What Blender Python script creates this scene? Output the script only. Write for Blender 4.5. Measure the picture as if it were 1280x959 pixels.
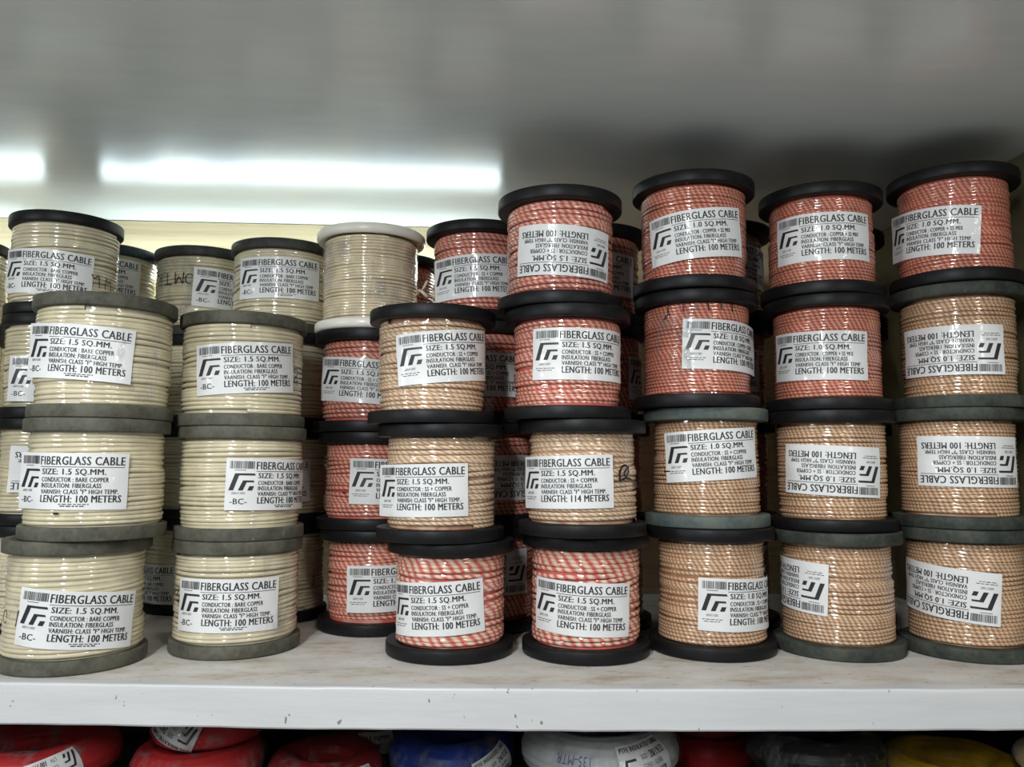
import bpy, math, random
import numpy as np

for o in list(bpy.data.objects):
    bpy.data.objects.remove(o)
scene = bpy.context.scene
COL = scene.collection
PI = math.pi
random.seed(4)
RNG = np.random.default_rng(7)

# ------------------------------------------------------------------ camera
cam_d = bpy.data.cameras.new('camera')
cam_d.sensor_fit = 'HORIZONTAL'
cam_d.sensor_width = 36.0
cam_d.lens = 1012.3 / 1280 * 36.0
cam_d.clip_start = 0.02
cam_d.clip_end = 30
cam = bpy.data.objects.new('camera', cam_d)
COL.objects.link(cam)
cam.location = (0.0, -0.9185, 0.2365)
from mathutils import Matrix, Vector
yaw, pitch, roll = 0.05546, 0.09482, 0.0061
fw = Vector((math.sin(yaw) * math.cos(pitch), math.cos(yaw) * math.cos(pitch), math.sin(pitch)))
rt0 = Vector((math.cos(yaw), -math.sin(yaw), 0))
up0 = rt0.cross(fw)
rt = rt0 * math.cos(roll) + up0 * math.sin(roll)
up = -rt0 * math.sin(roll) + up0 * math.cos(roll)
cam.rotation_euler = Matrix((rt, up, -fw)).transposed().to_euler()
scene.camera = cam

# ------------------------------------------------------------------ light and exposure
scene.view_settings.view_transform = 'Standard'
scene.view_settings.look = 'None'
scene.view_settings.gamma = 1.0
scene.view_settings.use_curve_mapping = False
scene.view_settings.exposure = 0.0
scene.cycles.caustics_reflective = False
scene.cycles.caustics_refractive = False
scene.cycles.sample_clamp_indirect = 4.0
scene.cycles.max_bounces = 8

world = bpy.data.worlds.new('room_bounce')
scene.world = world
world.use_nodes = True
wb = world.node_tree.nodes['Background']
wb.inputs['Color'].default_value = (0.80, 0.92, 1.0, 1)
wb.inputs['Strength'].default_value = 0.10


def area(name, loc, target, sx, sy, power, color):
    d = bpy.data.lights.new(name, 'AREA')
    d.shape = 'RECTANGLE'
    d.size, d.size_y = sx, sy
    d.energy = power
    d.color = color
    o = bpy.data.objects.new(name, d)
    COL.objects.link(o)
    o.location = loc
    o.rotation_euler = (Vector(target) - Vector(loc)).to_track_quat('-Z', 'Z').to_euler()
    return o


# the shop's lamps, in front of the shelves and behind the photographer
area('room_lamp', (-0.75, -1.60, 1.78), (-0.45, -0.70, 0.0), 0.30, 0.30, 20.0, (0.95, 0.99, 1.0))
area('room_lamp', (0.70, -1.70, 1.78), (0.40, -0.80, 0.0), 0.30, 0.30, 10.0, (1.0, 0.97, 0.90))
area('room_lamp', (-0.45, -1.55, 0.85), (-0.15, 0.1, 0.30), 0.04, 0.50, 17.0, (0.96, 0.99, 1.0))
area('room_lamp', (-1.75, -1.00, 0.55), (0.0, 0.1, 0.25), 0.035, 0.50, 6.5, (0.96, 0.99, 1.0))
area('room_lamp', (0.95, -1.35, 0.62), (0.25, 0.1, 0.25), 0.035, 0.50, 3.4, (1.0, 0.97, 0.90))


# ------------------------------------------------------------------ node helpers
def new_mat(name):
    m = bpy.data.materials.new(name)
    m.use_nodes = True
    nt = m.node_tree
    return m, nt, nt.nodes['Principled BSDF']


def N(nt, kind, **kw):
    n = nt.nodes.new(kind)
    for k, v in kw.items():
        if k in n.inputs:
            n.inputs[k].default_value = v
        else:
            setattr(n, k, v)
    return n


def math_node(nt, op, a, b=None, clamp=False):
    n = nt.nodes.new('ShaderNodeMath')
    n.operation = op
    n.use_clamp = clamp
    for i, v in enumerate((a, b)):
        if v is None:
            continue
        if isinstance(v, (int, float)):
            n.inputs[i].default_value = v
        else:
            nt.links.new(v, n.inputs[i])
    return n.outputs[0]


def ramp(nt, fac, stops, interp='LINEAR'):
    n = nt.nodes.new('ShaderNodeValToRGB')
    n.color_ramp.interpolation = interp
    cr = n.color_ramp
    while len(cr.elements) < len(stops):
        cr.elements.new(0.5)
    for e, (p, c) in zip(cr.elements, stops):
        e.position = p
        e.color = (*c, 1) if len(c) == 3 else c
    nt.links.new(fac, n.inputs[0])
    return n.outputs['Color']


def mix(nt, fac, a, b, blend='MIX'):
    n = nt.nodes.new('ShaderNodeMix')
    n.data_type = 'RGBA'
    n.blend_type = blend
    for sock, v in ((n.inputs[0], fac), (n.inputs[6], a), (n.inputs[7], b)):
        if isinstance(v, (int, float)):
            sock.default_value = v
        elif isinstance(v, tuple):
            sock.default_value = (*v, 1)
        else:
            nt.links.new(v, sock)
    return n.outputs[2]


def noise(nt, vec, scale, detail=3, rough=0.55):
    n = N(nt, 'ShaderNodeTexNoise')
    n.inputs['Scale'].default_value = scale
    n.inputs['Detail'].default_value = detail
    n.inputs['Roughness'].default_value = rough
    if vec is not None:
        nt.links.new(vec, n.inputs['Vector'])
    return n.outputs['Fac']


def objvec(nt, scale=(1, 1, 1), shift=True):
    """object coordinates, shifted per object so that copies differ"""
    tc = N(nt, 'ShaderNodeTexCoord')
    mp = N(nt, 'ShaderNodeMapping')
    mp.inputs['Scale'].default_value = scale
    nt.links.new(tc.outputs['Object'], mp.inputs['Vector'])
    if shift:
        oi = N(nt, 'ShaderNodeObjectInfo')
        cm = N(nt, 'ShaderNodeCombineXYZ')
        r = math_node(nt, 'MULTIPLY', oi.outputs['Random'], 37.0)
        for i in range(3):
            nt.links.new(r, cm.inputs[i])
        nt.links.new(cm.outputs[0], mp.inputs['Location'])
    return mp.outputs[0]


def bump(nt, height, strength, dist, normal_in):
    b = N(nt, 'ShaderNodeBump')
    b.inputs['Strength'].default_value = strength
    b.inputs['Distance'].default_value = dist
    nt.links.new(height, b.inputs['Height'])
    nt.links.new(b.outputs[0], normal_in)


# ------------------------------------------------------------------ materials
def cable_material(name, base, tracer, lam, frac, twist, soft=0.12, coat=1.0, film=0.06):
    """braided glass-fibre sleeve with a coloured tracer thread, under shrink film"""
    m, nt, p = new_mat(name)
    v = objvec(nt)
    var = noise(nt, v, 45, 3)
    shade = ramp(nt, var, [(0.3, tuple(c * 0.84 for c in base)), (0.7, tuple(min(1, c * 1.08) for c in base))])
    if tracer:
        uv = N(nt, 'ShaderNodeUVMap')
        sp = N(nt, 'ShaderNodeSeparateXYZ')
        nt.links.new(uv.outputs[0], sp.inputs[0])
        wob = math_node(nt, 'MULTIPLY', noise(nt, v, 28, 1), 1.1)
        ph = math_node(nt, 'ADD', math_node(nt, 'MULTIPLY', sp.outputs[0], 1.0 / lam),
                       math_node(nt, 'MULTIPLY', sp.outputs[1], twist))
        ph = math_node(nt, 'FRACT', math_node(nt, 'ADD', ph, wob))
        tri = math_node(nt, 'ABSOLUTE', math_node(nt, 'SUBTRACT', ph, 0.5))      # 0 at the middle of the tracer
        h = frac / 2
        tr2 = ramp(nt, var, [(0.3, tuple(c * 0.8 for c in tracer)), (0.7, tuple(min(1, c * 1.15) for c in tracer))])
        col = mix(nt, ramp(nt, tri, [(max(0, h - soft / 2), (0, 0, 0)), (min(1, h + soft / 2), (1, 1, 1))]), tr2, shade)
    else:
        col = shade
    nt.links.new(col, p.inputs['Base Color'])
    p.inputs['Roughness'].default_value = 0.5
    p.inputs['Coat Weight'].default_value = coat
    p.inputs['Coat Roughness'].default_value = film
    p.inputs['Coat IOR'].default_value = 1.75
    # the film bridges the strands: its normal lies between the strand's own and the straight radial one
    wr = noise(nt, objvec(nt, (1, 1, 1.6)), 45, 3, 0.6)
    tc = N(nt, 'ShaderNodeTexCoord')
    vm = N(nt, 'ShaderNodeVectorMath', operation='MULTIPLY')
    nt.links.new(tc.outputs['Object'], vm.inputs[0])
    vm.inputs[1].default_value = (1, 1, 0)
    vn = N(nt, 'ShaderNodeVectorMath', operation='NORMALIZE')
    nt.links.new(vm.outputs[0], vn.inputs[0])
    vt = N(nt, 'ShaderNodeVectorTransform', vector_type='NORMAL', convert_from='OBJECT', convert_to='WORLD')
    nt.links.new(vn.outputs[0], vt.inputs[0])
    ge = N(nt, 'ShaderNodeNewGeometry')
    mv = N(nt, 'ShaderNodeMix', data_type='VECTOR')
    mv.inputs[0].default_value = 0.35
    nt.links.new(vt.outputs[0], mv.inputs[4])
    nt.links.new(ge.outputs['Normal'], mv.inputs[5])
    nn = N(nt, 'ShaderNodeVectorMath', operation='NORMALIZE')
    nt.links.new(mv.outputs[1], nn.inputs[0])
    b = N(nt, 'ShaderNodeBump')
    b.inputs['Strength'].default_value = 0.22
    b.inputs['Distance'].default_value = 0.004
    nt.links.new(wr, b.inputs['Height'])
    nt.links.new(nn.outputs[0], b.inputs['Normal'])
    nt.links.new(b.outputs[0], p.inputs['Coat Normal'])
    return m


CREAM = cable_material('cream_cable', (0.66, 0.595, 0.42), None, 1, 0, 0)
PALE = cable_material('pale_cable', (0.70, 0.60, 0.42), None, 1, 0, 0, coat=1.0)
RED15 = cable_material('red_tracer_cable', (0.74, 0.49, 0.36), (0.56, 0.105, 0.080), 0.4266 / 48.30, 0.54, 0.95, soft=0.34)
REDWIDE = cable_material('coarse_red_tracer_cable', (0.76, 0.55, 0.41), (0.58, 0.11, 0.09), 0.4266 / 34.25, 0.46, 0.60, soft=0.26)
TAN15 = cable_material('brown_tracer_cable', (0.70, 0.55, 0.375), (0.40, 0.16, 0.085), 0.4266 / 47.36, 0.26, 1.5, soft=0.24)
RED10 = cable_material('fine_red_tracer_cable', (0.68, 0.40, 0.27), (0.48, 0.085, 0.055), 0.4266 / 64.30, 0.58, 0.90, soft=0.34)
TAN10 = cable_material('fine_brown_tracer_cable', (0.66, 0.48, 0.31), (0.36, 0.165, 0.08), 0.4266 / 66.30, 0.42, 0.85, soft=0.30)


def flange_material(name, base, dust, amount, rough=0.42):
    m, nt, p = new_mat(name)
    v = objvec(nt)
    n1 = noise(nt, v, 24, 5, 0.65)
    n2 = noise(nt, v, 160, 2)
    f = math_node(nt, 'ADD', math_node(nt, 'MULTIPLY', n1, 0.75), math_node(nt, 'MULTIPLY', n2, 0.25))
    lo = 0.62 - 0.34 * amount
    col = ramp(nt, f, [(lo, base), (lo + 0.22, dust)])
    spk = ramp(nt, noise(nt, v, 90, 2, 0.5), [(0.73, (0, 0, 0)), (0.78, (1, 1, 1))])
    col = mix(nt, math_node(nt, 'MULTIPLY', spk, 0.5 * amount), col, tuple(min(1, d * 2.2) for d in dust))
    nt.links.new(col, p.inputs['Base Color'])
    p.inputs['Roughness'].default_value = rough
    p.inputs['Specular IOR Level'].default_value = 0.22
    bump(nt, n2, 0.12, 0.001, p.inputs['Normal'])
    return m


FL_BLACK = flange_material('black_plastic', (0.007, 0.007, 0.008), (0.013, 0.013, 0.0145), 0.3, 0.45)
FL_OLIVE = flange_material('dusty_olive_plastic', (0.055, 0.054, 0.042), (0.115, 0.113, 0.088), 0.75, 0.6)
FL_DARKOLIVE = flange_material('dark_olive_plastic', (0.030, 0.030, 0.026), (0.062, 0.061, 0.050), 0.6, 0.5)
FL_TEAL = flange_material('teal_grey_plastic', (0.055, 0.080, 0.082), (0.12, 0.135, 0.115), 0.7, 0.5)
FL_WORN = flange_material('worn_dark_plastic', (0.026, 0.031, 0.028), (0.065, 0.072, 0.058), 0.65, 0.55)
FL_BLUE = flange_material('blue_black_plastic', (0.03, 0.042, 0.055), (0.07, 0.09, 0.105), 0.5, 0.45)

m, nt, p = new_mat('milky_plastic')
p.inputs['Base Color'].default_value = (0.80, 0.78, 0.70, 1)
p.inputs['Roughness'].default_value = 0.28
p.inputs['Subsurface Weight'].default_value = 0.35
p.inputs['Subsurface Radius'].default_value = (0.02, 0.018, 0.014)
p.inputs['Subsurface Scale'].default_value = 1.0
FL_MILKY = m

m, nt, p = new_mat('label_paper')
v = objvec(nt)
nt.links.new(ramp(nt, noise(nt, v, 30, 3), [(0.3, (0.70, 0.71, 0.71)), (0.7, (0.77, 0.78, 0.78))]), p.inputs['Base Color'])
p.inputs['Roughness'].default_value = 0.5
p.inputs['Coat Weight'].default_value = 0.45
p.inputs['Coat Roughness'].default_value = 0.14
bump(nt, noise(nt, v, 38, 2, 0.5), 0.5, 0.004, p.inputs['Coat Normal'])
PAPER = m
m, nt, p = new_mat('label_ink')
p.inputs['Base Color'].default_value = (0.022, 0.023, 0.026, 1)
p.inputs['Roughness'].default_value = 0.45
INK = m
m, nt, p = new_mat('marker_ink')
p.inputs['Base Color'].default_value = (0.012, 0.012, 0.014, 1)
p.inputs['Roughness'].default_value = 0.3
MARKER = m
m, nt, p = new_mat('blue_pen_ink')
p.inputs['Base Color'].default_value = (0.05, 0.08, 0.30, 1)
BLUEPEN = m

# painted shelf board
m, nt, p = new_mat('stained_white_paint')
v = objvec(nt, (1, 1, 1), False)
st = noise(nt, objvec(nt, (1.0, 2.4, 1), False), 9, 6, 0.7)
c1 = ramp(nt, st, [(0.36, (0.66, 0.645, 0.625)), (0.54, (0.56, 0.525, 0.475)), (0.68, (0.40, 0.335, 0.25))])
sc = noise(nt, objvec(nt, (1.2, 4.5, 1), False), 42, 3, 0.7)
c1 = mix(nt, ramp(nt, sc, [(0.63, (0, 0, 0)), (0.68, (0.8, 0.8, 0.8))]), c1, (0.16, 0.13, 0.10))
nt.links.new(c1, p.inputs['Base Color'])
p.inputs['Roughness'].default_value = 0.5
bump(nt, st, 0.15, 0.004, p.inputs['Normal'])
SHELF_TOP = m
m, nt, p = new_mat('white_edge_paint')
st = noise(nt, objvec(nt, (0.8, 1, 6), False), 7, 4, 0.6)
c1 = ramp(nt, st, [(0.35, (0.55, 0.56, 0.57)), (0.7, (0.61, 0.615, 0.62))])
ck = noise(nt, objvec(nt, (1.6, 1, 1.0), False), 75, 2, 0.6)
c1 = mix(nt, ramp(nt, ck, [(0.71, (0, 0, 0)), (0.735, (0.8, 0.8, 0.8))]), c1, (0.14, 0.11, 0.08))
nt.links.new(c1, p.inputs['Base Color'])
p.inputs['Roughness'].default_value = 0.42
bump(nt, noise(nt, objvec(nt, (1, 1, 5), False), 30, 4), 0.2, 0.002, p.inputs['Normal'])
SHELF_EDGE = m

# glossy enamel underside of the shelf above
m, nt, p = new_mat('glossy_grey_enamel')
st = noise(nt, objvec(nt, (0.7, 3.0, 1), False), 14, 5, 0.6)
nt.links.new(ramp(nt, st, [(0.3, (0.69, 0.73, 0.725)), (0.7, (0.74, 0.78, 0.775))]), p.inputs['Base Color'])
p.inputs['Roughness'].default_value = 0.185
p.inputs['IOR'].default_value = 1.7
bump(nt, noise(nt, objvec(nt, (3, 14, 1), False), 18, 4, 0.65), 0.05, 0.002, p.inputs['Normal'])
CEIL = m

# plywood back panel
m, nt, p = new_mat('pale_plywood')
gr = noise(nt, objvec(nt, (0.6, 1, 22), False), 5, 4, 0.6)
nt.links.new(ramp(nt, gr, [(0.3, (0.60, 0.46, 0.27)), (0.55, (0.72, 0.59, 0.38)), (0.75, (0.76, 0.64, 0.43))]), p.inputs['Base Color'])
p.inputs['Roughness'].default_value = 0.5
PLY = m
m, nt, p = new_mat('olive_side_panel')
gr = noise(nt, objvec(nt, (1, 2, 14), False), 6, 4, 0.6)
nt.links.new(ramp(nt, gr, [(0.3, (0.10, 0.085, 0.045)), (0.7, (0.13, 0.11, 0.06))]), p.inputs['Base Color'])
p.inputs['Roughness'].default_value = 0.4
SIDE = m
m, nt, p = new_mat('dark_back')
gr = noise(nt, objvec(nt, (1, 2, 14), False), 6, 4, 0.6)
nt.links.new(ramp(nt, gr, [(0.3, (0.05, 0.045, 0.04)), (0.7, (0.075, 0.068, 0.06))]), p.inputs['Base Color'])
LOWBACK = m

m, nt, p = new_mat('lit_tube')
p.inputs['Base Color'].default_value = (0.9, 0.9, 0.9, 1)
p.inputs['Emission Color'].default_value = (0.78, 0.95, 1.0, 1)
p.inputs['Emission Strength'].default_value = 20.0
TUBE = m
m, nt, p = new_mat('lamp_white_metal')
p.inputs['Base Color'].default_value = (0.75, 0.75, 0.75, 1)
p.inputs['Roughness'].default_value = 0.4
LAMPMETAL = m


def coil_material(name, base, dark):
    m, nt, p = new_mat(name)
    v = objvec(nt)
    nt.links.new(ramp(nt, noise(nt, v, 22, 4, 0.6), [(0.32, dark), (0.62, base)]), p.inputs['Base Color'])
    p.inputs['Roughness'].default_value = 0.42
    p.inputs['Coat Weight'].default_value = 0.6
    p.inputs['Specular IOR Level'].default_value = 0.25
    p.inputs['Coat Roughness'].default_value = 0.06
    bump(nt, noise(nt, v, 55, 5, 0.75), 1.0, 0.022, p.inputs['Coat Normal'])
    return m


C_RED = coil_material('red_ptfe_wire', (0.50, 0.024, 0.028), (0.34, 0.016, 0.018))
C_DARKRED = coil_material('dark_red_wire', (0.24, 0.012, 0.014), (0.13, 0.008, 0.010))
C_BLUE = coil_material('blue_wire', (0.010, 0.040, 0.28), (0.006, 0.020, 0.13))
C_WHITE = coil_material('white_wire', (0.55, 0.57, 0.58), (0.46, 0.48, 0.49))
C_BLACK = coil_material('black_wire', (0.006, 0.007, 0.007), (0.004, 0.005, 0.005))
C_GREEN = coil_material('dark_green_wire', (0.020, 0.035, 0.030), (0.012, 0.018, 0.016))
C_YELLOW = coil_material('yellow_wire', (0.60, 0.36, 0.014), (0.42, 0.27, 0.016))
C_TAN = coil_material('tan_wire', (0.32, 0.25, 0.15), (0.22, 0.17, 0.10))

m, nt, p = new_mat('clear_film')
tr = N(nt, 'ShaderNodeBsdfTransparent')
gl = N(nt, 'ShaderNodeBsdfPrincipled')
gl.inputs['Base Color'].default_value = (0.32, 0.33, 0.33, 1)
gl.inputs['Roughness'].default_value = 0.05
gl.inputs['Specular IOR Level'].default_value = 1.0
ms = N(nt, 'ShaderNodeMixShader')
v = objvec(nt, (1, 1, 0.5))
fr = noise(nt, v, 26, 4, 0.65)
f = ramp(nt, fr, [(0.50, (0.012, 0.012, 0.012)), (0.70, (0.45, 0.45, 0.45))])
nt.links.new(f, ms.inputs[0])
nt.links.new(tr.outputs[0], ms.inputs[1])
nt.links.new(gl.outputs[0], ms.inputs[2])
bump(nt, fr, 1.0, 0.014, gl.inputs['Normal'])
nt.links.new(ms.outputs[0], nt.nodes['Material Output'].inputs['Surface'])
FILM = m


# ------------------------------------------------------------------ mesh helpers
def obj_from(name, me, parent=None):
    o = bpy.data.objects.new(name, me)
    COL.objects.link(o)
    if parent:
        o.parent = parent
    return o


def mesh_np(name, verts, faces, mats, mat_idx=None, uvs=None, smooth=True):
    """verts (n,3); faces: list of tuples or (m,4) array; uvs per loop"""
    me = bpy.data.meshes.new(name)
    if isinstance(faces, np.ndarray):
        n, k = faces.shape
        me.vertices.add(len(verts))
        me.vertices.foreach_set('co', np.asarray(verts, np.float32).ravel())
        me.loops.add(n * k)
        me.loops.foreach_set('vertex_index', faces.astype(np.int32).ravel())
        me.polygons.add(n)
        me.polygons.foreach_set('loop_start', np.arange(0, n * k, k, dtype=np.int32))
        me.polygons.foreach_set('loop_total', np.full(n, k, np.int32))
        me.update(calc_edges=True)
    else:
        me.from_pydata([tuple(map(float, q)) for q in verts], [], faces)
    for mm in mats:
        me.materials.append(mm)
    if mat_idx is not None:
        me.polygons.foreach_set('material_index', np.asarray(mat_idx, np.int32))
    if uvs is not None:
        uvl = me.uv_layers.new(name='UVMap')
        uvl.data.foreach_set('uv', np.asarray(uvs, np.float32).ravel())
    me.polygons.foreach_set('use_smooth', np.full(len(me.polygons), smooth))
    me.update()
    me.validate()
    return me


def lathe(name, prof, mat, seg=96, smooth=True):
    """closed profile [(r,z)...] turned about Z"""
    prof = np.array(prof, float)
    k = len(prof)
    a = np.linspace(0, 2 * PI, seg, endpoint=False)
    V = np.stack([np.outer(np.cos(a), prof[:, 0]), np.outer(np.sin(a), prof[:, 0]), np.tile(prof[:, 1], (seg, 1))], -1).reshape(-1, 3)
    i = np.arange(seg)[:, None]
    j = np.arange(k)[None, :]
    i2 = (i + 1) % seg
    j2 = (j + 1) % k
    F = np.stack([i * k + j, i2 * k + j, i2 * k + j2, i * k + j2], -1).reshape(-1, 4)
    return mesh_np(name, V, F, [mat], smooth=smooth)


def box_mesh(name, lo, hi, mat, bevel=0.0):
    import bmesh
    bm = bmesh.new()
    bmesh.ops.create_cube(bm, size=1)
    for vv in bm.verts:
        vv.co = Vector([lo[i] + (vv.co[i] + 0.5) * (hi[i] - lo[i]) for i in range(3)])
    if bevel:
        bmesh.ops.bevel(bm, geom=list(bm.edges), offset=bevel, segments=2, affect='EDGES')
    me = bpy.data.meshes.new(name)
    bm.to_mesh(me)
    bm.free()
    me.materials.append(mat)
    return me


def flange_mesh(R, T, mat, lip=False):
    b = 0.0016
    rh = 0.016
    if lip:          # milky spool: rolled, dished rim
        prof = [(rh, 0.001), (R - 0.012, 0.001), (R - 0.006, 0.0), (R - 0.002, 0.001), (R, 0.004), (R, T - 0.004),
                (R - 0.002, T - 0.001), (R - 0.005, T), (R - 0.011, T - 0.003), (rh, T - 0.003)]
    else:
        prof = [(rh, 0.0), (0.03, 0.0), (0.031, 0.002), (R - 0.012, 0.002), (R - 0.011, 0.0), (R - b, 0.0), (R - b * 0.3, b * 0.3), (R, b),
                (R + 0.0001, T * 0.5),
                (R, T - b), (R - b * 0.3, T - b * 0.3), (R - b, T), (rh, T)]
    return lathe('flange', prof, mat)


def winding_mesh(name, R, h, turns, seed, mats, step=None, rough=1.0, ext=0.0):
    """one strand wound as a helix: outer half of the strand swept round and round, on a filler cylinder"""
    rng = np.random.default_rng(seed)
    seg = 88
    p = h / turns
    prof = np.radians([-92, -60, -22, 22, 60, 92])
    k = len(prof)
    nt_ = turns * seg + 1
    t = np.arange(nt_) / seg
    th = 2 * PI * t
    ridge = 0.52 * p
    # slow, smooth irregularities of the lay
    zj = np.zeros(nt_)
    rj = np.zeros(nt_)
    for q in range(3):
        kk = rng.uniform(0.06, 0.22)
        ph = rng.uniform(0, 6.28)
        zj += rough * p * 0.42 * np.sin(th + ph + 0.5 * np.sin(kk * th)) * np.sin(PI * t / turns) * np.sin(kk * 6.28 * t + rng.uniform(0, 6))
        rj += rough * p * 0.09 * np.sin(rng.uniform(0.3, 0.9) * th + ph)
    per = rng.normal(0, 1, turns + 2)
    per = np.interp(t, np.arange(turns + 2), per)
    rj += rough * per * p * 0.055
    if step:
        s0, side = step
        w = 1 / (1 + np.exp(-(t - s0 * turns) * 9))
        rj += -p * 0.45 * (w if side > 0 else 1 - w)
    rj = np.minimum(rj, p * 0.04)
    zc = (t + 0.0) / turns * (h - p) + p / 2 + zj
    zc = np.clip(zc, p * 0.5, h - p * 0.5)
    rc = R - ridge + rj
    r = rc[:, None] + ridge * np.cos(prof)[None, :]
    z = zc[:, None] + (p * 0.50) * np.sin(prof)[None, :]
    V = np.stack([r * np.cos(th)[:, None], r * np.sin(th)[:, None], z], -1).reshape(-1, 3)
    i = np.arange(nt_ - 1)[:, None]
    j = np.arange(k - 1)[None, :]
    F = np.stack([i * k + j, (i + 1) * k + j, (i + 1) * k + j + 1, i * k + j + 1], -1).reshape(-1, 4)
    u = (th * R)
    vv = np.arange(k) / (k - 1)
    U = np.stack([np.stack([u[F // k], vv[F % k]], -1)], 0).reshape(-1, 2)
    # filler cylinder behind the strand
    a = np.linspace(0, 2 * PI, 48, endpoint=False)
    rb = R - ridge - p * 0.28
    n0 = len(V)
    Vb = np.concatenate([np.stack([rb * np.cos(a), rb * np.sin(a), np.full(48, zz)], -1) for zz in (0.0, h)])
    q = np.arange(48)
    Fb = np.stack([n0 + q, n0 + (q + 1) % 48, n0 + 48 + (q + 1) % 48, n0 + 48 + q], -1)
    V = np.concatenate([V, Vb])
    F = np.concatenate([F, Fb])
    U = np.concatenate([U, np.zeros((len(Fb) * 4, 2))])
    return mesh_np(name, V, F, mats, uvs=U)


# ------------------------------------------------------------------ printed labels
class Flat:
    """flat coloured geometry: u to the right, v up, material index, layer"""
    def __init__(self):
        self.v, self.f, self.m, self.l = [], [], [], []

    def poly(self, pts, mat=1, layer=1):
        n = len(self.v)
        self.v += [(a, b) for a, b in pts]
        self.l += [layer] * len(pts)
        self.f.append(tuple(range(n, n + len(pts))))
        self.m.append(mat)

    def rect(self, x0, y0, x1, y1, mat=1, layer=1, step=0.05):
        k = max(1, int(math.ceil((x1 - x0) / step)))
        for i in range(k):
            a = x0 + (x1 - x0) * i / k
            b = x0 + (x1 - x0) * (i + 1) / k
            self.poly([(a, y0), (b, y0), (b, y1), (a, y1)], mat, layer)

    def text(self, s, x0, y0, x1, y1, bold=0.0, mat=1):
        V, F = glyphs(s, 0.0)
        lo, hi = V.min(0), V.max(0)
        q = (V - lo) / (hi - lo) * np.array([x1 - x0, y1 - y0]) + np.array([x0, y0])
        for k_, dx in enumerate((0.0, bold) if bold else (0.0,)):
            n = len(self.v)
            self.v += [(t[0] + dx, t[1]) for t in q]
            self.l += [1 + 0.06 * k_] * len(q)
            self.f += [tuple(i + n for i in f) for f in F]
            self.m += [mat] * len(F)


_glyph_cache = {}


def glyphs(s, bold):
    key = (s, bold)
    if key not in _glyph_cache:
        cu = bpy.data.curves.new('print', 'FONT')
        cu.body = s
        cu.resolution_u = 2
        cu.offset = bold
        cu.space_character = 1.08
        o = bpy.data.objects.new('print', cu)
        COL.objects.link(o)
        dg = bpy.context.evaluated_depsgraph_get()
        me = bpy.data.meshes.new_from_object(o.evaluated_get(dg))
        V = np.array([v.co[:2] for v in me.vertices])
        F = [tuple(pl.vertices) for pl in me.polygons]
        bpy.data.objects.remove(o)
        bpy.data.curves.remove(cu)
        bpy.data.meshes.remove(me)
        _glyph_cache[key] = (V, F)
    return _glyph_cache[key]


def logo(F, x0, y0, x1, y1):
    """three nested slanted bars, the outer two with a thin arm to the right"""
    def Q(a, b, c, d, n):
        """quad a-b (lower edge), d-c (upper edge), cut into n pieces along its length"""
        a, b, c, d = [np.array(t) for t in (a, b, c, d)]
        for i in range(n):
            u, w = i / n, (i + 1) / n
            pts = [a + (b - a) * u, a + (b - a) * w, d + (c - d) * w, d + (c - d) * u]
            F.poly([(x0 + (x1 - x0) * t[0], y0 + (y1 - y0) * t[1]) for t in pts])
    Q((0.00, 0.0), (0.20, 0.88), (0.38, 0.88), (0.18, 0.0), 6)
    Q((0.20, 0.88), (1.00, 0.88), (0.97, 1.0), (0.23, 1.0), 10)
    Q((0.36, 0.0), (0.50, 0.48), (0.67, 0.48), (0.54, 0.0), 4)
    Q((0.50, 0.48), (0.96, 0.48), (0.93, 0.59), (0.53, 0.59), 6)
    Q((0.71, 0.0), (0.78, 0.26), (0.96, 0.26), (0.89, 0.0), 2)


LW, LH = 0.131, 0.0625
ASP = LH / LW


def barcode(F, x0, y0, x1, y1, seed=3):
    r = random.Random(seed)
    x = x0
    while x < x1:
        w = r.choice((0.0022, 0.0030, 0.0052, 0.0075))
        F.poly([(x, y0), (min(x + w, x1), y0), (min(x + w, x1), y1), (x, y1)])
        x += w + r.choice((0.0024, 0.0034, 0.0055))


def micro(F, x0, x1, y, h, seed):
    """print too small to read: word-long dashes"""
    r = random.Random(seed)
    x = x0
    while x < x1 - 0.01:
        w = r.uniform(0.018, 0.04)
        F.rect(x, y, min(x + w, x1), y + h)
        x += w + 0.009


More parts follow.
